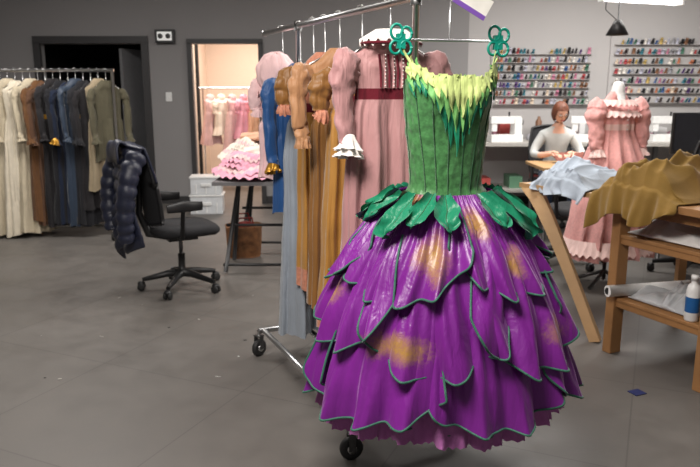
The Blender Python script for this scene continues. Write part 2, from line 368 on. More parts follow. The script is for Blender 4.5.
def petal(th0,W,zt,zh,off,ph,amp=.03,skew=0,pw=2.6,dr=.6,kf=12,lift=.02):
    nu=200;nv=36; rows=[];cols=[]
    for i in range(nv+1):
        v=i/nv; row=[];cr=[]
        for j in range(nu+1):
            u=-1+2*j/nu
            au=min(1,abs(u)); edge=1-dr*(1-(1-au**pw)**.8)
            zl=zt+(zh-zt)*edge+.012*sin(u*3+ph)
            z=lerp(zt,zl,v)
            th=th0+u*W*(.88+.12*v)+skew*v
            g=nz(th*1.4,v*1.1,ph*3); g2=nz(th*4.5,v*2.5,ph*5)
            s=W*u*kf
            arg=s+ph+2.4*g
            fl=sin(arg)+.18*sin(2*arg+1)
            a2=.8+.9*nz(th*1.7,ph)
            o=off+lift*v+amp*a2*(v**.8)*fl+.005*(1-v)*sin(s*3+ph)+.022*v*g+.010*v*g2+.004*v*sin(s*2.6+ph*2+3*g)
            cur=v**4
            o+= amp*.55*cur*sin(arg+.6)
            z+= -.009*cur*sin(arg+.3)*a2
            th+= .014*cur*cos(arg+.4)
            row.append(SP(th,z,o)); cr.append(gcol(th,z))
        rows.append(row);cols.append(cr)
    M.grid(rows,0,False,cols=cols)
    e=[rows[i][0] for i in range(3,nv+1)]+rows[nv][1:]+[rows[i][nu] for i in range(nv-1,2,-1)]
    M.tube(e,.0042,6,5)
rnd=random.Random(5)
for i in range(6):
    petal(i*2*pi/6+.15,.66,.82,.385+rnd.uniform(-.01,.015),-.010+.012*(i%2),rnd.random()*6,.024,rnd.uniform(-.05,.05),3.0,.30,kf=18)
for i in range(6):
    petal(i*2*pi/6-.38,.68,1.04,.60+rnd.uniform(-.035,.03),.006+.014*(i%2),rnd.random()*6,.022,rnd.uniform(-.12,.12),2.6,.42,kf=18)
for i in range(5):
    petal(i*2*pi/5+.50,.80,1.145,.855+rnd.uniform(-.04,.035),.018+.014*(i%2),rnd.random()*6,.018,rnd.uniform(-.16,.16),2.4,.5,kf=19)
rows=[]
for i in range(10):
    t=i/9; row=[]
    for j in range(440):
        th=2*pi*j/440
        o=-.040+.014*sin(18*th+1.5*sin(2*th))+t*.012*sin(41*th)+t*.006*sin(67*th+1)
        row.append(SP(th,lerp(.44,.325,t)+(.004*sin(110*th) if i==9 else 0)-.012*sin(5*th+1),o))
    rows.append(row)
M.grid(rows,6,True)
# bodice
Bt=[(1.04,.175),(1.10,.148),(1.16,.132),(1.26,.14),(1.40,.155),(1.50,.163),(1.62,.16)]
def BP(th,z,off=0):
    r=interp(Bt,z)[0]
    b=.028*exp(-((abs(th)-.55)/.38)**2-((z-1.47)/.07)**2)
    wrk=.0022*nz(th*6,z*30,1)*2+.0016*nz(th*14,z*40,2)
    return Vector((sin(th)*(r+off+b*.3+wrk),-cos(th)*(r*.68+off+b+wrk),z))
def wr(th): return (th+pi)%(2*pi)-pi
def ztop(th): return 1.535+.045*exp(-((abs(th)-1.05)/.28)**2)-.05*max(0,abs(th)-1.5)
def zbot(th): return 1.125-.06*exp(-(th/.38)**2)+.02*exp(-((abs(th)-1.57)/.4)**2)
rows=[]
for i in range(48):
    row=[]
    for j in range(140):
        th=wr(2*pi*j/140)
        row.append(BP(th,lerp(ztop(th),zbot(th),i/47),.012*exp(-((i-47)/3)**2)))
    rows.append(row)
M.grid(rows,1,True)
for t0 in(-1.5,-1.05,-.62,-.22,.22,.62,1.05,1.5,2.2,-2.2,3.1):
    M.tube([BP(t0*(.75+.25*i/11 if abs(t0)<1.2 else 1),lerp(zbot(t0),ztop(t0),i/11),.0012) for i in range(12)],.0022,5,7)
rows2=[BP(wr(2*pi*j/120),zbot(wr(2*pi*j/120)),.012) for j in range(121)]
M.tube(rows2,.005,6,7)
def leafb(fn,mi,n=10,m=6):
    M.grid([[fn(-1+2*j/m,i/n) for j in range(m+1)] for i in range(n+1)],mi,False)
def shard(th0,z0,L,w,off,mi,lean=0):
    sd=rnd.random()*9
    def fn(u,t):
        hw=w*(1-t**1.3)**.95*(.7+.3*min(1,t*4))+.0004
        th=th0+u*hw/.16+lean*t+.07*nz(t*2.5,sd)*t
        return BP(th,z0-L*t+.004*nz(u*2,t*4,sd),off+.006*t+.003*(1-u*u)+.008*nz(t*3,u*1.5,sd)*t)
    leafb(fn,mi,12,6)
for i in range(15):
    th=-1.25+i*2.5/14; c=exp(-(th/.42)**2)
    shard(th,ztop(th)+.004,.090+.17*c+rnd.uniform(-.012,.012),.026,.004,3,-th*.22)
for i in range(14):
    th=-1.22+i*2.44/13; c=exp(-(th/.45)**2)
    shard(th,ztop(th)+.008,.065+.13*c+rnd.uniform(-.012,.012),.022,.008,8,-th*.18)
for i in range(18):
    th=-1.25+i*2.5/17; c=exp(-(th/.42)**2)
    shard(th,ztop(th)+.012+.012*rnd.random(),.042+.085*c+.015*(i%2),.020,.012,4,-th*.15)
for i in range(20):
    th=-1.22+i*2.44/19
    shard(th,ztop(th)-.01,-(.022+.012*rnd.random()+.022*exp(-((abs(th)-1.05)/.2)**2)),.012,.004+.006*(i%2),4 if i%2 else 8)
# waist leaves: loose clusters
for i in range(21):
    th0=wr(-2.95+i*5.9/20+rnd.uniform(-.05,.05)); 
    if abs(th0-.05)<.2: continue
    L=.150+rnd.uniform(-.035,.035); tilt=rnd.uniform(-.6,.6)+.25*(1 if th0>0 else -1); oo=.040+.014*(i%2); sd=rnd.random()*9
    def fn(u,t,th0=th0,L=L,tilt=tilt,oo=oo,sd=sd):
        wdt=.031*sin(pi*min(1,.12+t*.88))**.75+.0005
        wdt*=1+.10*sin(t*14+sd)*abs(u)
        z=1.15-L*t*(1-.1*t)+ .010*u*u+.008*nz(t*5,u*2,sd)
        th=th0+(u*wdt/.2)+tilt*t*.45+.10*nz(t*3,sd)*t
        return SP(th,z,oo+.026*sin(pi*t)+.020*u*u-.008*(1-abs(u))+.04*nz(t*2.5,u*1.5,sd)*t+.010*t+.004*sin(t*16+sd+u*3)*abs(u))
    leafb(fn,3,20,10)
    M.tube([fn(0,t/8)+Vector((0,-.001,0)) for t in range(9)],.0016,5,7)
zc=1.675
M.tube([(-.185,0,zc),(.185,0,zc)],.0045,8,9)
M.tube([(0,0,zc),(0,0,ZR-.01),(-.01,0,ZR+.015),(-.028,0,ZR+.022),(-.043,0,ZR+.008)],.0035,8,9)
for sx in(-1,1):
    for (dx,dzz,r) in((-.016,.026,.025),(.019,.020,.022),(-.020,-.026,.022),(.017,-.028,.024)):
        M.tube([(sx*.18+dx+r*cos(a)*.85,-.012,zc+dzz+r*sin(a)) for a in [2*pi*q/16 for q in range(17)]],.0052,8,10)
    M.box((sx*.18,-.005,zc-.005),(.03,.022,.05),10)
    a=Vector((sx*.175,-.005,zc-.03)); b=BP(sx*1.05,ztop(1.05)-.01,.0)
    M.tube([a,lerp(a,b,.5),b],.006,6,4,flat=.3)
M.obj('ballet_gown',[purple,green,purple,teal,yell,trimg,place,dgreen,grn2,clear,tealp],(.350,2.48,0),math.radians(12),)
M=MB(); Rm=Matrix.Rotation(.5,3,'Y')@Matrix.Rotation(.2,3,'Z')
M.box((.42,2.43,1.80),(.13,.003,.07),0,M=Rm); M.box(Vector((.42,2.428,1.80))+Rm@Vector((0,0,-.028)),(.13,.003,.016),1,M=Rm)
M.tube([(.345,2.49,1.845),(.37,2.44,1.825)],.0015,5,0)
M.obj('costume_tag',[mat('tag_paper',(.8,.78,.72),.7,bump=0),mat('tag_purple',srgb(120,80,170),.6,bump=0)])

# ---------------------------------------------------------------- left rack
M=MB(); yl=7.1; zl=1.71
M.tube([(-4.3,yl,zl),(-2.40,yl,zl)],.016,10,0)
for x in(-4.25,-2.42):
    M.tube([(x,yl,.1),(x,yl,zl)],.016,10,0); M.tube([(x,yl-.28,.1),(x,yl+.28,.1)],.016,10,0)
    for yy in(-.28,.28): M.lathe([(.01,-.014),(.04,-.014),(.045,0),(.04,.014),(.01,.014)],(x,yl+yy,.045),16,1,Matrix.Rotation(pi/2,3,'Y')); M.tube([(x,yl+yy,.05),(x,yl+yy,.11)],.01,8,0)
M.tube([(-4.25,yl,.1),(-2.42,yl,.1)],.014,10,0)
M.obj('garment_rack.001',[chrome,rubber])
cream=cloth('cream_linen',srgb(216,206,186)); cream2=cloth('ecru_cotton',srgb(192,180,156)); brown=cloth('brown_wool',srgb(92,66,50)); blk=cloth('black_wool',(.015,.015,.018))
navy=cloth('navy_wool',srgb(28,36,54)); slate=satin('slate_satin',srgb(40,54,72),.5); olive=cloth('olive_grey_wool',srgb(84,80,64)); dk=cloth('charcoal_wool',srgb(40,38,40)); rust=cloth('rust_wool',srgb(104,72,46)); beige=cloth('beige_silk',srgb(150,136,112))
seq=[('cream_gown',cream,.03,0),('cream_gown',cream2,.06,0),('cream_gown',cream,.03,0),('cream_gown',cream,.04,1),('cream_gown',cream2,.03,0),('cream_gown',cream,.05,0),('cream_gown',cream2,.05,1),('cream_gown',cream,.03,0),('cream_gown',cream,.04,0),('cream_gown',cream2,.06,1),('brown_coat',rust,.18,1),('brown_coat',brown,.14,1),('black_coat',dk,.12,1),('black_coat',blk,.15,1),('navy_coat',navy,.14,1),('navy_coat',slate,.12,1),('black_coat',blk,.14,1),('black_coat',dk,.3,1),('cream_gown',beige,.5,0),('olive_coat',olive,.8,1)]
for i,(nm,mm,zh,slv) in enumerate(seq):
    x=-3.95+i*.077
    gown(nm,x,yl,math.radians((56 if i<19 else 44)+9*sin(i*2.1)),1.62-.02*(i%3),zh,sh=.17,wz=1.25,ww=.14,hw=.19+.06*(mm in(cream,cream2)),dt=.04,dh=.06,k=8,amp=.2,seed=20+i,mats=[mm,mm,(goldbr if i in(12,16) else mm),mm,(goldbr if i in(13,) else mm)],sleeve='long' if slv else None,zr=zl,puff=.045,n=56)

# ---------------------------------------------------------------- office chair + jacket
def office_chair(name,x,y,yaw,arms=True):
    M=MB()
    for i in range(5):
        a=2*pi*i/5+.3; d=Vector((cos(a),sin(a),0))
        M.tube([Vector((0,0,.13)),d*.1+Vector((0,0,.125)),d*.30+Vector((0,0,.085))],[.035,.028,.016],10,0)
        c=d*.31; 
        for t in(-.018,.018):
            n=Vector((-sin(a),cos(a),0)); R=Matrix.Rotation(a,3,'Z')@Matrix.Rotation(pi/2,3,'X')
            M.lathe([(.008,-.010),(.026,-.010),(.03,-.005),(.03,.005),(.026,.010),(.008,.010)],c+n*t+Vector((0,0,.031)),18,2,R)
        M.ell(c+Vector((0,0,.055)),(.03,.03,.02),0,12,6)
    M.tube([(0,0,.12),(0,0,.28)],.027,12,0); M.tube([(0,0,.26),(0,0,.42)],.016,12,1)
    M.box((0,0,.42),(.22,.18,.05),0)
    rows=[]
    def sup(a,e=.5): 
        c,s_=cos(a),sin(a); return (abs(c)**e*(1 if c>0 else -1),abs(s_)**e*(1 if s_>0 else -1))
    for (k,z) in((.3,.44),(.9,.445),(1,.47),(1,.495),(.93,.515),(.6,.512),(.2,.508),(.01,.507)):
        rows.append([(sup(2*pi*j/40)[0]*.25*k+.02,sup(2*pi*j/40)[1]*.26*k,z-(.03*max(0,(sup(2*pi*j/40)[0]*k-.6)) )) for j in range(40)])
    M.grid(rows,3,True,True,True)
    M.tube([(-.08,0,.42),(-.24,0,.46),(-.30,0,.62),(-.285,0,.85)],[.03,.03,.024,.018],10,0)
    def bp(u,v):
        w=.20+.045*sin(pi*min(1,v*.75+.15)); return Vector((-.235-.06*v+.05*u*u-.035*v*v, u*w, .54+v*.57-.03*u*u*(1 if v>.5 else -1)))
    rows=[[bp(-1+2*j/14,i/14) for j in range(15)] for i in range(15)]
    M.grid(rows,3); M.grid([[p+Vector((-.012,0,0)) for p in r] for r in rows],3)
    e=rows[0]+[rows[i][14] for i in range(1,15)]+rows[14][::-1][1:]+[rows[i][0] for i in range(13,-1,-1)]
    M.tube(e,.016,8,0)
    if arms:
        for sy in(-1,1):
            M.tube([(-.06,sy*.15,.43),(-.07,sy*.30,.46),(-.06,sy*.31,.66)],[.02,.018,.015],8,0)
            M.tube([(-.17,sy*.30,.68),(-.05,sy*.30,.69),(.09,sy*.29,.685)],[.03,.042,.032],12,0,flat=.4)
    return M.obj(name,[black,darksteel,rubber,blackfab],(x,y,0),yaw)
CY=math.radians(30); CX,CYY=-1.30,5.10
office_chair('office_chair',CX,CYY,CY)
M=MB(); jac=mat('navy_puffer_nylon',srgb(34,38,56),.45,ns=6,nv=.3,bs=30,bump=.25)
rows=[]
for i in range(97):
    t=i/96; row=[]
    ridge=.020*abs(sin(t*pi*12))**.6
    for j in range(49):
        u=-1+2*j/48
        if t<.2: x=-.25-.1*(t/.2); z=.90+.25*(t/.2)
        else:
            s_=(t-.2)/.8; x=-.37-.09*sin(min(1,s_*1.6)*pi/2)+.05*s_*s_; z=1.15-.80*s_+.04*sin(min(1,s_*6)*pi/2)*(1-s_)
        w=.26+.05*t+.015*sin(t*9)
        o=ridge*(1-abs(u)**6)
        row.append(Vector((x-(o if t>=.2 else -o)+.05*u*u+.03*nz(u*2.5,t*4)+.03*sin(u*5+1)*t*t,u*w*(1-.12*(t>.2)*(u<0)*t),z-.035*u*u+(.03*sin(u*4)-.08*u)*t*t)))
    rows.append(row)
M.grid(rows,0)
for sy in(-1,1):
    pts=[(-.34,sy*.24,1.07),(-.41,sy*.29,.95),(-.45,sy*.30,.78),(-.46,sy*.27,.60),(-.45,sy*.24,.46)]
    P=[]
    for q in range(4):
        for s_ in range(12): P.append(lerp(Vector(pts[q]),Vector(pts[q+1]),s_/12))
    M.tube(P,[.062-.016*(i/47)+.012*abs(sin(i*pi/6)) for i in range(48)],16,0,rip=lambda i,a:.12*nz(i*.2,cos(a),sin(a)))
rows=[]
for i in range(10):
    t=i/9; rows.append([(-.33-.12*sin(t*pi*.6)-.02*u*u,u*(.13+.05*t),1.10+.10*sin(t*pi)-.10*t+.01*sin(u*6)) for u in [-1+2*j/20 for j in range(21)]])
M.grid(rows,0)
M.obj('puffer_jacket',[jac],(CX,CYY,0),CY,solid=.015)

# ---------------------------------------------------------------- tutu table
M=MB(); TX=-.76; TY=6.15
M.box((TX,TY,.765),(.72,1.35,.03),0)
for yy in(5.72,6.58):
    for xx,dx in((TX-.24,-.10),(TX+.24,.10)):
        M.tube([(xx-dx*.6,yy,.75),(xx+dx*.4,yy-.22,.02)],.018,8,1); M.tube([(xx-dx*.6,yy,.75),(xx+dx*.4,yy+.22,.02)],.018,8,1)
    M.tube([(TX-.28,yy-.1,.40),(TX+.28,yy-.1,.40)],.012,8,1); M.tube([(TX-.3,yy,.745),(TX+.3,yy,.745)],.02,8,1)
    M.tube([(TX-.3,yy-.2,.08),(TX+.3,yy-.2,.08)],.012,8,1)
M.obj('trestle_table',[mat('table_laminate_grey',srgb(120,118,120),.5),black])
tul=cloth('pink_tulle',srgb(230,166,186),st=None); tul2=cloth('cream_tulle',srgb(240,226,212),st=None); peach=cloth('peach_tulle',srgb(226,180,150),st=None)
def tutu(name,x,y,z0,R,ms,seed,h=.10):
    M=MB()
    for l in range(7):
        rows=[]; r1=R*(1-.07*l)
        for i in range(19):
            t=i/18; row=[]
            for j in range(260):
                th=2*pi*j/260; r=.04+(r1-.04)*t*(1+.06*sin(3*th+seed+l*.5)+.03*sin(7*th+l))
                zz=z0+.02+l*.020+ h*sin(t*pi*.60)*(1+.5*nz(cos(th)*1.3,sin(th)*1.3,seed)) -.06*t**3 +t*t*.011*sin((29+l)*th+l*1.3+seed+2*sin(3*th))+.05*t*nz(cos(th)*1.9,sin(th)*1.9,l*.3+seed)
                lim=z0+.003 if (r<.30) else z0-.06
                row.append((cos(th)*r,sin(th)*r*.85,max(lim,zz)))
            rows.append(row)
        M.grid(rows,(1 if l in(2,5) else 0),True)
    rows=[]
    for i in range(16):
        t=i/15; rr=.055+.03*sin(t*pi*.8)
        rows.append([(-.14+.28*t,cos(a)*rr*1.4*(1+.08*sin(5*a+t*6)),z0+h+.13+sin(a)*rr*.5+.02*t+.02*nz(t*3,a)) for a in [2*pi*j/32 for j in range(32)]])
    M.grid(rows,2,True,True,True)
    return M.obj(name,ms,(x,y,0))
tutu('pink_tutu',-.76,5.84,.781,.45,[tul,pinkp,tul2],1,.08)
tutu('pink_tutu.001',-.90,6.56,.781,.36,[tul2,pinkp,peach],4,.16)
M=MB(); pat=mat('patterned_bag',srgb(120,80,48),.6,ns=22,nv=.9,bump=.1)
rows=[]
for z,k in((.0,.85),(.02,.9),(.15,.97),(.28,1.0),(.30,1.02),(.28,.97),(.04,.86)):
    rows.append([(cos(2*pi*j/32)*.16*k*(1+.12*abs(sin(4*pi*j/32))),sin(2*pi*j/32)*.12*k*(1+.12*abs(sin(4*pi*j/32))),z) for j in range(32)])
M.grid(rows,0,True,True,True)
for sy in(-1,1): M.tube([(-.08,sy*.11,.28),(-.06,sy*.12,.38),(.06,sy*.12,.38),(.08,sy*.11,.28)],.008,6,1)
M.ell((0,0,.26),(.12,.09,.07),1,14,8,fn=lambda d:1+.2*nz(d.x*4,d.y*4,d.z*4))
M.obj('shopping_bag',[pat,cloth('red_cloth',srgb(120,40,34))],(-.98,6.15,0.002),.3)
def bin_(name,x,y,z0,w,d,h):
    M=MB(); M.box((0,0,z0+h/2),(w*.94,d*.94,h),0); M.box((0,0,z0+h+.012),(w,d,.024),1)
    M.box((0,-d/2,z0+h*.6),(w*.3,.02,.04),1); 
    for k in range(3): M.box((-w*.3+k*w*.3,-d*.475,z0+h*.35),(.015,.012,h*.6),1)
    return M.obj(name,[mat('bin_clear_plastic',(.62,.64,.66),.35),whitep],(x,y,0),.1,bevel=.008)
bin_('storage_bin',-1.80,8.5,0.0,.42,.32,.22); bin_('storage_bin.001',-1.80,8.5,.246,.40,.3,.20)
M=MB(); M.tube([(-2.3,10.6,1.55),(-.6,10.6,1.55)],.015,8,0)
for x in(-2.25,-.65): M.tube([(x,10.6,.03),(x,10.6,1.55)],.015,8,0); M.tube([(x,10.3,.03),(x,10.9,.03)],.02,8,0)
M.obj('garment_rack.002',[chrome])
for i,(mm,zh) in enumerate([(pinkp,.7),(tul2,.85),(pinkp,.6),(tul,.8),(peach,.6),(tul2,.7),(tul,.75),(pinkp,.55),(peach,.7)]):
    gown('pink_child_gown',-2.14+i*.17,10.6,math.radians(60),1.45,zh,sh=.13,wz=1.22,ww=.11,hw=.2,k=7,seed=50+i,mats=[mm]*5,sleeve='puff' if i%2 else None,zr=1.55,n=48,puff=.05)

# ---------------------------------------------------------------- cutting table (right)
A0=Vector((1.50,3.80,0)); e1=Vector((.441,-.898,0)); e2=Vector((.898,.441,0)); LT=.66
tyaw=math.atan2(e2.y,e2.x); TR=Matrix.Rotation(tyaw,3,'Z')
def tp(a,b,z): return A0+e1*a+e2*b+Vector((0,0,z))
M=MB()
M.box(tp(LT/2,.75,.915),(1.62,LT+.10,.04),0,M=TR)
for a in(0.03,LT-.03):
    for b in(.03,1.46): M.box(tp(a,b,.45),(.085,.06,.9),0,M=TR)
    M.box(tp(a,.75,.86),(1.5,.03,.09),0,M=TR)
for b in(.03,1.46): M.box(tp(LT/2,b,.87),(.04,LT,.07),0,M=TR)
M.box(tp(LT/2,.75,.70),(1.5,LT-.03,.022),0,M=TR); M.box(tp(LT/2,.75,.33),(1.5,LT-.03,.022),0,M=TR)
M.box(tp(LT/2,.02,.675),(.03,LT,.04),0,M=TR); M.box(tp(LT/2,.02,.305),(.03,LT,.04),0,M=TR)
M.obj('cutting_table',[wood],bevel=.004)
def sfold(x): return 1-abs(sin(x))**.8
def heap(name,a0,a1,b0,b1,zb,h,mm,seed,hang=0,fr=5,over=.035):
    M=MB(); na=120;nb=120; rows=[]
    for i in range(na+1):
        u=i/na; row=[]
        for j in range(nb+1):
            v=j/nb
            a=lerp(a0,a1,u)+.06*nz(v*3,seed,u*2)
            eu=min(1,6*u)*min(1,6*(1-u)); ev=min(1,6*(1-v))*(1 if hang else min(1,6*v))
            env=(sin(pi*u)**.5)*eu**.5*(ev**.5)*(.75+.25*sin(pi*v))
            n1=nz(u*2.4,v*2.2,seed)
            f1=sfold(fr*u*.9+fr*.7*v+3.2*n1+seed); f2=sfold(-fr*.8*u+fr*1.1*v+3*nz(u*2,v*2,seed+4)+1)
            f3=sfold(fr*2.3*u+fr*1.1*v+5*nz(u*3,v*3,seed+7))
            z=h*env*(.46+.65*nz(u*2.3,v*2.3,seed+12)+.22*f1+.17*f2+.12*f3)
            if hang and v<.38:
                t=(1-v/.38)
                hl=hang*(.6+.4*sin(u*6+seed)*cos(u*3))
                sw=.020*sin(u*21+seed+2*nz(u*4,seed))+.010*sin(u*47)
                if t<.3: 
                    q=t/.3; b=lerp(b0,b0-over,q**.7); z=zb+.006+z*(1-q*.55)
                else:
                    q=(t-.3)/.7; z=zb+.006+z*.45*(1-q)**2-q*hl; b=b0-over-.012-.02*sin(q*pi*.5)-(sw+.02)*q**.6
                row.append(tp(a,b,z))
            else:
                vv=(v-.38)/.62 if hang else v
                b=lerp(b0,b1,vv)+.05*nz(u*4,v*3,seed+9)*(vv>0)
                row.append(tp(a,b,zb+.008+max(0,z)))
        rows.append(row)
    M.grid(rows,0); return M.obj(name,[mm],solid=.003)
must=cloth('mustard_fabric',srgb(128,100,48),st=None,nv=.2); greyf=cloth('grey_fabric',srgb(160,170,182),st=None); whitef=cloth('white_fabric',(.7,.68,.66),st=None); plastic=mat('clear_plastic_film',(.6,.62,.64),.2,bump=.2,alpha=.7)
pinkh=cloth('pink_heap_cotton',srgb(226,196,192),st=None)
heap('mustard_fabric_heap',-.10,.46,-.02,.60,.935,.25,must,2.0,hang=.22,fr=8)
heap('pink_fabric_heap',.44,.72,.12,1.0,.935,.17,pinkh,7)
heap('white_fabric_heap',.05,.60,.05,.7,.711,.13,whitef,4)
heap('plastic_sheet_heap',.10,.50,.05,.8,.341,.16,plastic,6,fr=8)
M=MB(); M.tube([tp(.05,-.06,.385),tp(.20,.55,.385)],.033,20,0,); M.tube([tp(.05,-.062,.385),tp(.05,-.058,.385)],.02,16,1)
M.obj('paper_roll',[whitep,black])
M=MB(); c=tp(.52,.035,0)
M.lathe([(.0,.341),(.030,.341),(.034,.35),(.034,.50),(.028,.53),(.015,.54),(.015,.56),(.018,.56),(.018,.585),(0,.586)],(c.x,c.y,0),24,0); M.lathe([(.0346,.39),(.0346,.47)],(c.x,c.y,0),24,1,cap=False)
M.obj('spray_bottle',[whitep,mat('blue_label',srgb(30,90,150),.4)])
M=MB()
top=[(1.14,4.55),(1.50,3.98),(2.25,4.30),(1.92,4.80)]
ids=[M.add((x,y,.90)) for x,y in top]+[M.add((x,y,.87)) for x,y in top]
for f in((0,1,2,3),(7,6,5,4),(0,4,5,1),(1,5,6,2),(2,6,7,3),(3,7,4,0)): M.face([ids[k] for k in f],0,False)
pv=[]
for i in range(15):
    t=i/14; cx=lerp(1.14,1.46,t**.8); cy=lerp(4.5,3.93,t**.8); z=.87*(1-t)**1.0; w=.09*(1+.7*(1-t)**3)
    pv.append([Vector((cx,cy,z)),Vector((cx+.055*(w/.09),cy+.02-.045*(w/.09),z+.012))])
M.grid(pv,0,sm=False); M.grid([[p+Vector((.03,.05,0)) for p in r] for r in pv],0,sm=False)
M.grid([[r[0],r[0]+Vector((.03,.05,0))] for r in pv],0,sm=False); M.grid([[r[1],r[1]+Vector((.03,.05,0))] for r in pv],0,sm=False)
for x,y in((2.17,4.32),(1.92,4.72)): M.box((x,y,.435),(.05,.05,.87),0)
M.obj('plywood_table',[woodl])
A0s=A0.copy()
A0=Vector((1.19,4.52,0)); heap('grey_fabric_heap',.02,.50,.06,.45,.902,.17,greyf,11,fr=7,hang=.08); A0=A0s

# ---------------------------------------------------------------- pink dress on form
pk=cloth('pink_check_cotton',srgb(226,166,162),ns=60); pkl=cloth('pink_lace',srgb(240,204,198))
def form_extra(M):
    M.lathe([(.055,1.44),(.05,1.50),(.045,1.54),(.03,1.57),(.0,1.575)],(0,0,0),20,6)
    M.tube([(0,0,.05),(0,0,.9)],.016,10,5)
    for i in range(4):
        a=i*pi/2+.4; M.tube([(0,0,.12),(cos(a)*.22,sin(a)*.22,.02)],.014,8,5)
    for q,(zz,rx) in enumerate(((1.44,.12),(1.36,.17))):
        rows=[[(cos(2*pi*j/140)*(rx+i*.012),sin(2*pi*j/140)*(.10+i*.012+.01*q),zz-i*.014+.003*i*sin(24*2*pi*j/140)) for j in range(140)] for i in range(4)]
        M.grid(rows,4,True)
    for i in range(6): M.ell((0,-.125,1.40-i*.035),(.006,.004,.006),6,8,5)
    h=.345
    rows=[[(cos(2*pi*j/240)*(h+i*.014),sin(2*pi*j/240)*(h*.78+i*.014),.40-i*.035+.004*i*sin(40*2*pi*j/240)) for j in range(240)] for i in range(4)]
    M.grid(rows,4,True)
gown('pink_doll_dress',2.0,5.18,.35,1.49,.26,sh=.17,wz=1.24,ww=.15,hw=.36,dt=.10,dh=.27,k=14,amp=.06,seed=31,mats=[pk,pk,pkl,pk,pkl,darksteel,whitep],sleeve='long',sl=.40,extra=form_extra,puff=.088,low=.052,flat=.85,cuff=1.3)
office_chair('office_chair.001',1.95,5.90,2.2)

# ---------------------------------------------------------------- sewing table, seamstress
M=MB(); M.box((2.42,7.1,.74),(1.0,.7,.035),0)
for x in(1.98,2.86):
    for y in(6.82,7.38): M.tube([(x,y,0),(x,y,.73)],.02,8,1)
M.obj('sewing_table',[woodl,darksteel],bevel=.006)
skinm=mat('skin',srgb(222,172,148),.5,bs=80,bump=.05); topm=cloth('grey_sweater',srgb(188,190,188),st=None); jeans=cloth('blue_denim',srgb(46,58,82)); hairm=mat('auburn_hair',srgb(104,58,38),.5,ns=40,nv=.4,bs=120,bump=.5)
PX,PY=2.32,7.72
per=bpy.data.objects.new('seamstress',None); bpy.context.scene.collection.objects.link(per); per.location=(PX,PY,0); per.rotation_euler=(0,0,-.12)
V=[];E=[];Rr=[]
def jn(p,r,par=None):
    V.append(p);Rr.append(r)
    if par is not None:E.append((par,len(V)-1))
    return len(V)-1
pel=jn((0,0,.55),.135); sp=jn((0,-.02,.75),.12,pel); ch=jn((0,-.05,.94),.135,sp); uc=jn((0,-.08,1.04),.10,ch); nk=jn((0,-.11,1.12),.052,uc); hb=jn((0,-.15,1.19),.05,nk)
for s_ in(-1,1):
    a=jn((s_*.15,-.07,1.02),.07,uc); b=jn((s_*.24,-.10,.88),.052,a); c=jn((s_*.27,-.16,.81),.045,b); d=jn((s_*.19,-.32,.82),.036,c); e=jn((s_*.10,-.42,.85),.027,d)
    h=jn((s_*.10,-.06,.54),.10,pel); k1=jn((s_*.12,-.28,.54),.085,h); k=jn((s_*.13,-.46,.52),.065,k1); sh_=jn((s_*.13,-.46,.30),.055,k); an=jn((s_*.13,-.43,.09),.038,sh_); to=jn((s_*.14,-.56,.04),.036,an)
me=bpy.data.meshes.new('b'); me.from_pydata(V,E,[]); ob=bpy.data.objects.new('b_tmp',me); bpy.context.scene.collection.objects.link(ob)
bpy.context.view_layer.objects.active=ob; sk=ob.modifiers.new('s','SKIN'); sk.use_smooth_shade=True
for i,v in enumerate(me.skin_vertices[0].data): v.radius=(Rr[i],Rr[i]); v.use_root=(i==0)
ss=ob.modifiers.new('ss','SUBSURF'); ss.levels=2; ss.render_levels=2
dg=bpy.context.evaluated_depsgraph_get(); bm_=bpy.data.meshes.new_from_object(ob.evaluated_get(dg))
bpy.data.objects.remove(ob)
for m_ in(topm,skinm,jeans,black): bm_.materials.append(m_)
for p_ in bm_.polygons:
    c=p_.center; p_.use_smooth=True
    p_.material_index=0
    if c.z>1.12 or (c.z>1.06 and c.y<-.13 and abs(c.x)<.05): p_.material_index=1
    elif c.y<-.30 and c.z>.7: p_.material_index=1
    elif c.z<.07: p_.material_index=3
    elif c.z<.62: p_.material_index=2
body=bpy.data.objects.new('body',bm_); bpy.context.scene.collection.objects.link(body); body.parent=per
M=MB()
for s_ in(-1,1):
    w=Vector((s_*.10,-.42,.85)); d=Vector((-s_*.55,-.75,-.15)).normalized(); sd=Vector((0,0,1)).cross(d).normalized()
    M.tube([w-d*.02,w+d*.03,w+d*.07,w+d*.085],[.024,.034,.036,.026],12,0,flat=.5)
    for q in range(4):
        b=w+d*.078+sd*(-.027+.018*q); L=[.068,.078,.074,.056][q]
        M.tube([b,b+d*L*.45+Vector((0,0,.004)),b+d*L*.75+Vector((0,0,-.014)),b+d*L*.85+Vector((0,0,-.034))],[.0095,.009,.008,.006],8,0)
    b=w+d*.03+sd*(.03)*s_; M.tube([b,b+d*.03+sd*s_*.02,b+d*.055+sd*s_*.018+Vector((0,0,-.015))],[.012,.010,.008],8,0)
M.obj('hands',[skinm],parent=per)
HR=Matrix.Rotation(.42,3,'X')@Matrix.Rotation(.2,3,'Z')
def hf(d):
    k=1.0
    if d.z<-.1: k*=1-.16*min(1,(-d.z-.1))*(1 if d.y>-.3 else .4)
    if d.y<-.3:
        k+=.17*exp(-(d.x/.13)**2-((d.z+.12)/.16)**2)
        k-=.06*exp(-((abs(d.x)-.36)/.16)**2-((d.z-.06)/.12)**2)
        k+=.05*exp(-(d.x/.3)**2-((d.z+.45)/.1)**2)
        k+=.06*exp(-(d.x/.3)**2-((d.z+.8)/.15)**2)
    return k
M=MB(); hc=Vector((0,-.185,1.275)); 
M.ell(hc,(.076,.093,.115),0,40,30,M=HR,fn=hf)
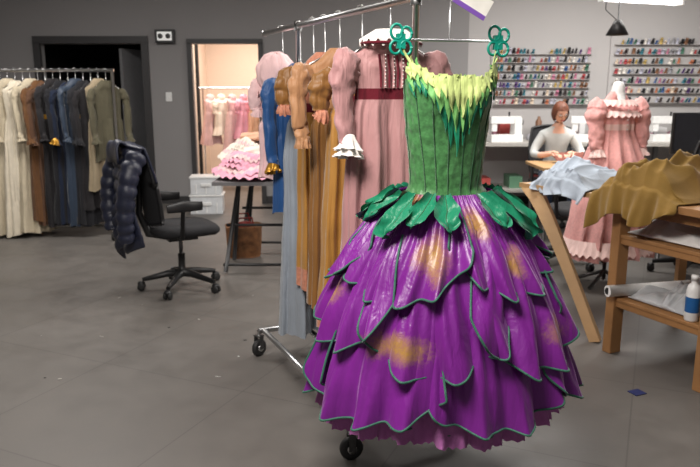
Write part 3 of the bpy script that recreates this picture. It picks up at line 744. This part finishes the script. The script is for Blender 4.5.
for s_ in(-1,1):
    M.ell(hc+HR@Vector((s_*.031,-.083,.008)),(.013,.009,.008),1,12,8,M=HR); M.ell(hc+HR@Vector((s_*.031,-.091,.005)),(.006,.004,.006),2,10,6,M=HR)
    M.tube([hc+HR@Vector((s_*.047,-.083,.026)),hc+HR@Vector((s_*.031,-.094,.031)),hc+HR@Vector((s_*.016,-.094,.027))],.003,6,3)
    M.ell(hc+HR@Vector((s_*.077,.0,-.005)),(.010,.018,.03),0,12,8,M=HR)
    M.tube([hc+HR@Vector((s_*.031+.022*cos(a),-.100,.006+.017*sin(a))) for a in [2*pi*q/16 for q in range(17)]],.0018,5,2)
    M.tube([hc+HR@Vector((s_*.053,-.099,.01)),hc+HR@Vector((s_*.080,-.0,.01))],.0018,5,2)
M.ell(hc+HR@Vector((0,-.090,-.055)),(.022,.008,.007),4,12,6,M=HR)
M.obj('head',[skinm,mat('eye_white',(.8,.8,.8),.3),black,hairm,mat('lips',srgb(170,84,80),.5)],parent=per)
M=MB()
rows=[]
for i in range(26):
    q=i/25; row=[]
    for j in range(56):
        a=2*pi*j/56; fr=max(0,-sin(a)); 
        lim=-1.1 if fr<.40 else lerp(-1.1,.48,min(1,(fr-.40)/.35))
        ph=lerp(pi/2-.02,lim,q)
        d=Vector((cos(ph)*cos(a),cos(ph)*sin(a),sin(ph))); k=1+.015*sin(a*14)+.03*nz(a*3,ph*4)
        row.append(hc+HR@Vector((d.x*.088*k*(1+.20*(max(0,q-.4))),d.y*.104*k+.006,d.z*.125*k)))
    rows.append(row)
M.grid(rows,0,True,True,False)
M.ell(hc+HR@Vector((0,.11,.02)),(.042,.035,.042),0,16,10,M=HR,fn=lambda d:1+.08*sin(d.x*12+d.z*9))
M.obj('hair',[hairm],parent=per)
M=MB(); rows=[]
for i in range(21):
    rows.append([(PX-.16+.34*j/20+.02*nz(i*.3,j*.3),PY-.42-.30*i/20,.764+max(0,.09*(1-i/14))+.02*abs(nz(i*.35,j*.35,3))*2) for j in range(21)])
M.grid(rows,0); M.obj('sewing_fabric',[cloth('dark_red_fabric',srgb(120,70,60))],solid=.004)
office_chair('office_chair.002',PX,PY+.04,-pi/2-.12,arms=False)

# ---------------------------------------------------------------- back worktop and clutter
M=MB(); M.box((3.6,8.75,.86),(4.4,.75,.04),0)
for x in(1.45,2.6,3.8,5.0,5.7): M.box((x,8.5,.42),(.05,.05,.84),1); M.box((x,9.05,.42),(.05,.05,.84),1)
M.box((3.6,8.75,.28),(4.3,.7,.025),0)
M.obj('workbench',[mat('bench_top',srgb(170,166,160),.5),darksteel])
def sewm(name,x,y,z,yaw):
    M=MB(); M.box((0,0,.045),(.42,.18,.09),0); M.box((.15,0,.18),(.10,.14,.22),0); M.box((-.01,0,.27),(.40,.12,.09),0); M.box((-.16,0,.19),(.07,.10,.12),0)
    M.tube([(-.16,0,.14),(-.16,0,.09)],.006,6,1); M.lathe([(0,0),(.05,0),(.05,.02),(0,.02)],(.205,0,.24),20,1,Matrix.Rotation(pi/2,3,'Y'))
    M.tube([(.05,0,.31),(.05,0,.37)],.012,8,1)
    return M.obj(name,[whitep,black],(x,y,z),yaw,bevel=.012)
sewm('sewing_machine',1.95,8.65,.88,.2); sewm('sewing_machine.001',3.0,8.65,.88,-.3); sewm('sewing_machine.002',4.0,8.7,.88,.1)
def monitor(name,x,y,z,yaw):
    M=MB(); M.box((0,0,.36),(.62,.03,.38),0); M.box((0,-.017,.365),(.58,.006,.34),1); M.tube([(0,.03,.01),(0,.03,.36)],.022,8,0); M.lathe([(0,0),(.13,0),(.12,.015),(0,.02)],(0,.03,0),24,0)
    return M.obj(name,[black,mat('screen_dark',(.02,.022,.03),.15,bump=0)],(x,y,z),yaw,bevel=.006)
M=MB(); M.box((3.35,6.3,.74),(1.3,.7,.035),0)
for x in(2.8,3.9):
    for y in(6.02,6.58): M.tube([(x,y,0),(x,y,.73)],.02,8,1)
M.obj('desk',[woodl,darksteel])
monitor('computer_monitor',3.30,6.45,.758,.2)
office_chair('office_chair.003',2.85,5.50,-2.6)
M=MB(); rr=random.Random(11)
pal=[srgb(*c) for c in((170,70,66),(70,104,140),(220,212,196),(40,40,44),(190,160,84),(90,130,104),(190,130,150),(160,160,165),(120,84,60),(225,225,225),(200,190,180))]
x=1.5
while x<5.6:
    c=rr.choice(pal); h=rr.uniform(.08,.30); y=rr.uniform(8.9,9.05)
    if rr.random()<.5: M.box((x,y,.8805+h/2),(rr.uniform(.06,.2),.12,h),0,rot=rr.uniform(-.3,.3),col=c)
    else: M.lathe([(0,0),(.04,0),(.042,.01),(.042,h*.8),(.02,h*.9),(.02,h),(0,h)],(x,y,.8805),12,0,col=c)
    x+=rr.uniform(.11,.18)
M.obj('workbench_supplies',[mat('assorted_colour',(1,1,1),.5,nv=.05,attr=True)])
M=MB(); x=1.65
while x<5.5:
    c=rr.choice(pal); h=rr.uniform(.12,.34); M.box((x,8.78,.293+h/2),(rr.uniform(.15,.35),.35,h),0,rot=rr.uniform(-.1,.1),col=c); x+=rr.uniform(.36,.5)
M.obj('cardboard_boxes',[bpy.data.materials['assorted_colour']])
M=MB()
for i in range(12):
    c=rr.choice(pal); h=rr.uniform(.04,.16); M.box((2.80+i*.085,6.12+rr.uniform(0,.16),.758+h/2),(rr.uniform(.05,.10),.08,h),0,rot=rr.uniform(-.6,.6),col=c)
M.obj('desk_supplies',[bpy.data.materials['assorted_colour']])
def threads(name,x0,x1,z0,z1,nr,seed):
    M=MB(); r=random.Random(seed)
    pl=[srgb(*c) for c in((170,66,70),(60,90,140),(225,220,212),(30,30,34),(180,154,90),(66,112,90),(190,120,146),(150,150,155),(120,84,60),(86,60,112),(50,112,126),(184,112,80),(180,180,194),(220,200,178),(20,20,24),(60,50,50),(40,36,40))]
    M.box(((x0+x1)/2,YB-.012,(z0+z1)/2),(x1-x0+.1,.022,z1-z0+.16),1)
    for i in range(nr):
        z=lerp(z0,z1,i/(nr-1)); M.box(((x0+x1)/2,YB-.045,z-.045),(x1-x0,.05,.008),2)
        x=x0+.03
        while x<x1-.02:
            if r.random()<.88:
                c=r.choice(pl); h=r.uniform(.05,.08); w=r.choice((.015,.019,.024))
                T=Matrix.Rotation(r.uniform(.3,.9),3,'X')
                M.lathe([(0,0),(w*1.1,0),(w*1.1,.006),(w*.8,.008),(w*.9,h*.5),(w*.7,h-.008),(w*.9,h-.004),(w*.9,h),(0,h)],(x,YB-.05,z-.035),10,0,T,col=c)
            x+=r.uniform(.04,.066)
    return M.obj(name,[mat(name+'_thread',(1,1,1),.7,nv=.05,attr=True,bs=200),walll,mat(name+'_shelf',srgb(160,156,154),.6)])
threads('thread_spool_rack',1.90,3.15,1.38,2.02,7,1)
threads('thread_spool_rack.001',3.45,5.3,1.40,2.14,7,2)
M=MB(); M.tube([(2.42,6.4,3.3),(2.42,6.4,2.12)],.006,6,0)
M.lathe([(.0,.13),(.03,.13),(.045,.10),(.10,.0),(.095,.0),(.04,.09),(0,.1)],(2.42,6.4,2.0),24,0)
M.tube([(2.42,6.4,2.12),(2.30,6.4,2.22),(2.30,6.4,2.6)],.005,6,0); M.obj('pendant_lamp',[black])
tubem=mat('fluorescent_diffuser',(1,.97,.92),.5,bump=0,emit=6)
def tubelight(name,x,y,z,L,yaw):
    M=MB(); M.box((0,0,.05),(L,.14,.04),0); 
    for s_ in(-.035,.035): M.tube([(-L/2+.03,s_,.01),(L/2-.03,s_,.01)],.016,10,1)
    for s_ in(-1,1): M.tube([(s_*L*.4,0,.07),(s_*L*.4,0,3.3-z)],.004,5,0); M.box((s_*(L/2-.01),0,.015),(.02,.12,.05),0)
    return M.obj(name,[whitep,tubem],(x,y,z),yaw)
tubelight('fluorescent_light',2.70,6.6,2.31,.9,.35)
M=MB(); rr=random.Random(5)
M.box((1.46,3.22,.002),(.07,.06,.003),0,rot=.4,col=srgb(30,40,90))
for q in range(16):
    M.box((rr.uniform(-2.2,-.3),rr.uniform(2.5,5),.0015),(rr.uniform(.008,.03),rr.uniform(.004,.014),.002),0,rot=rr.uniform(0,3),col=rr.choice([(.5,.5,.48),(.02,.02,.02),(.35,.33,.3)]))
M.obj('floor_scraps',[bpy.data.materials['assorted_colour']])

# ---------------------------------------------------------------- LIGHTS
def area(name,loc,sx,sy,w,col=(1,.95,.88),rot=(0,0,0)):
    l=bpy.data.lights.new(name,'AREA'); l.shape='RECTANGLE'; l.size=sx; l.size_y=sy; l.energy=w; l.color=col
    o=bpy.data.objects.new(name,l); bpy.context.scene.collection.objects.link(o); o.location=loc; o.rotation_euler=rot
area('ceiling_light_key',(-.7,1.2,3.1),1.3,.7,140,(1,.94,.88),(math.radians(12),math.radians(-12),0))
area('ceiling_light_mid',(.9,4.6,3.2),1.8,.8,85,(1,.96,.91))
area('ceiling_light_left',(-2.6,5.8,3.2),2.0,.8,92,(1,.96,.92))
area('ceiling_light_right',(3.0,7.0,3.1),2.6,.9,175,(1,.97,.93))
area('side_room_light',(-1.4,10.6,2.7),1.2,1.2,95,(1,.88,.78))
w=bpy.data.worlds.new('world'); bpy.context.scene.world=w; w.use_nodes=True
w.node_tree.nodes['Background'].inputs[0].default_value=(.84,.82,.82,1); w.node_tree.nodes['Background'].inputs[1].default_value=.21
# ---------------------------------------------------------------- CAMERA
cd=bpy.data.cameras.new('camera'); cam=bpy.data.objects.new('camera',cd); bpy.context.scene.collection.objects.link(cam)
cam.location=(0,0,1.5); cam.rotation_euler=(math.radians(90-11.8),0,0)
cd.sensor_width=36; cd.lens=34.97; cd.dof.use_dof=True; cd.dof.focus_distance=2.45; cd.dof.aperture_fstop=4.5
bpy.context.scene.camera=cam
bpy.context.scene.view_settings.view_transform='Standard'
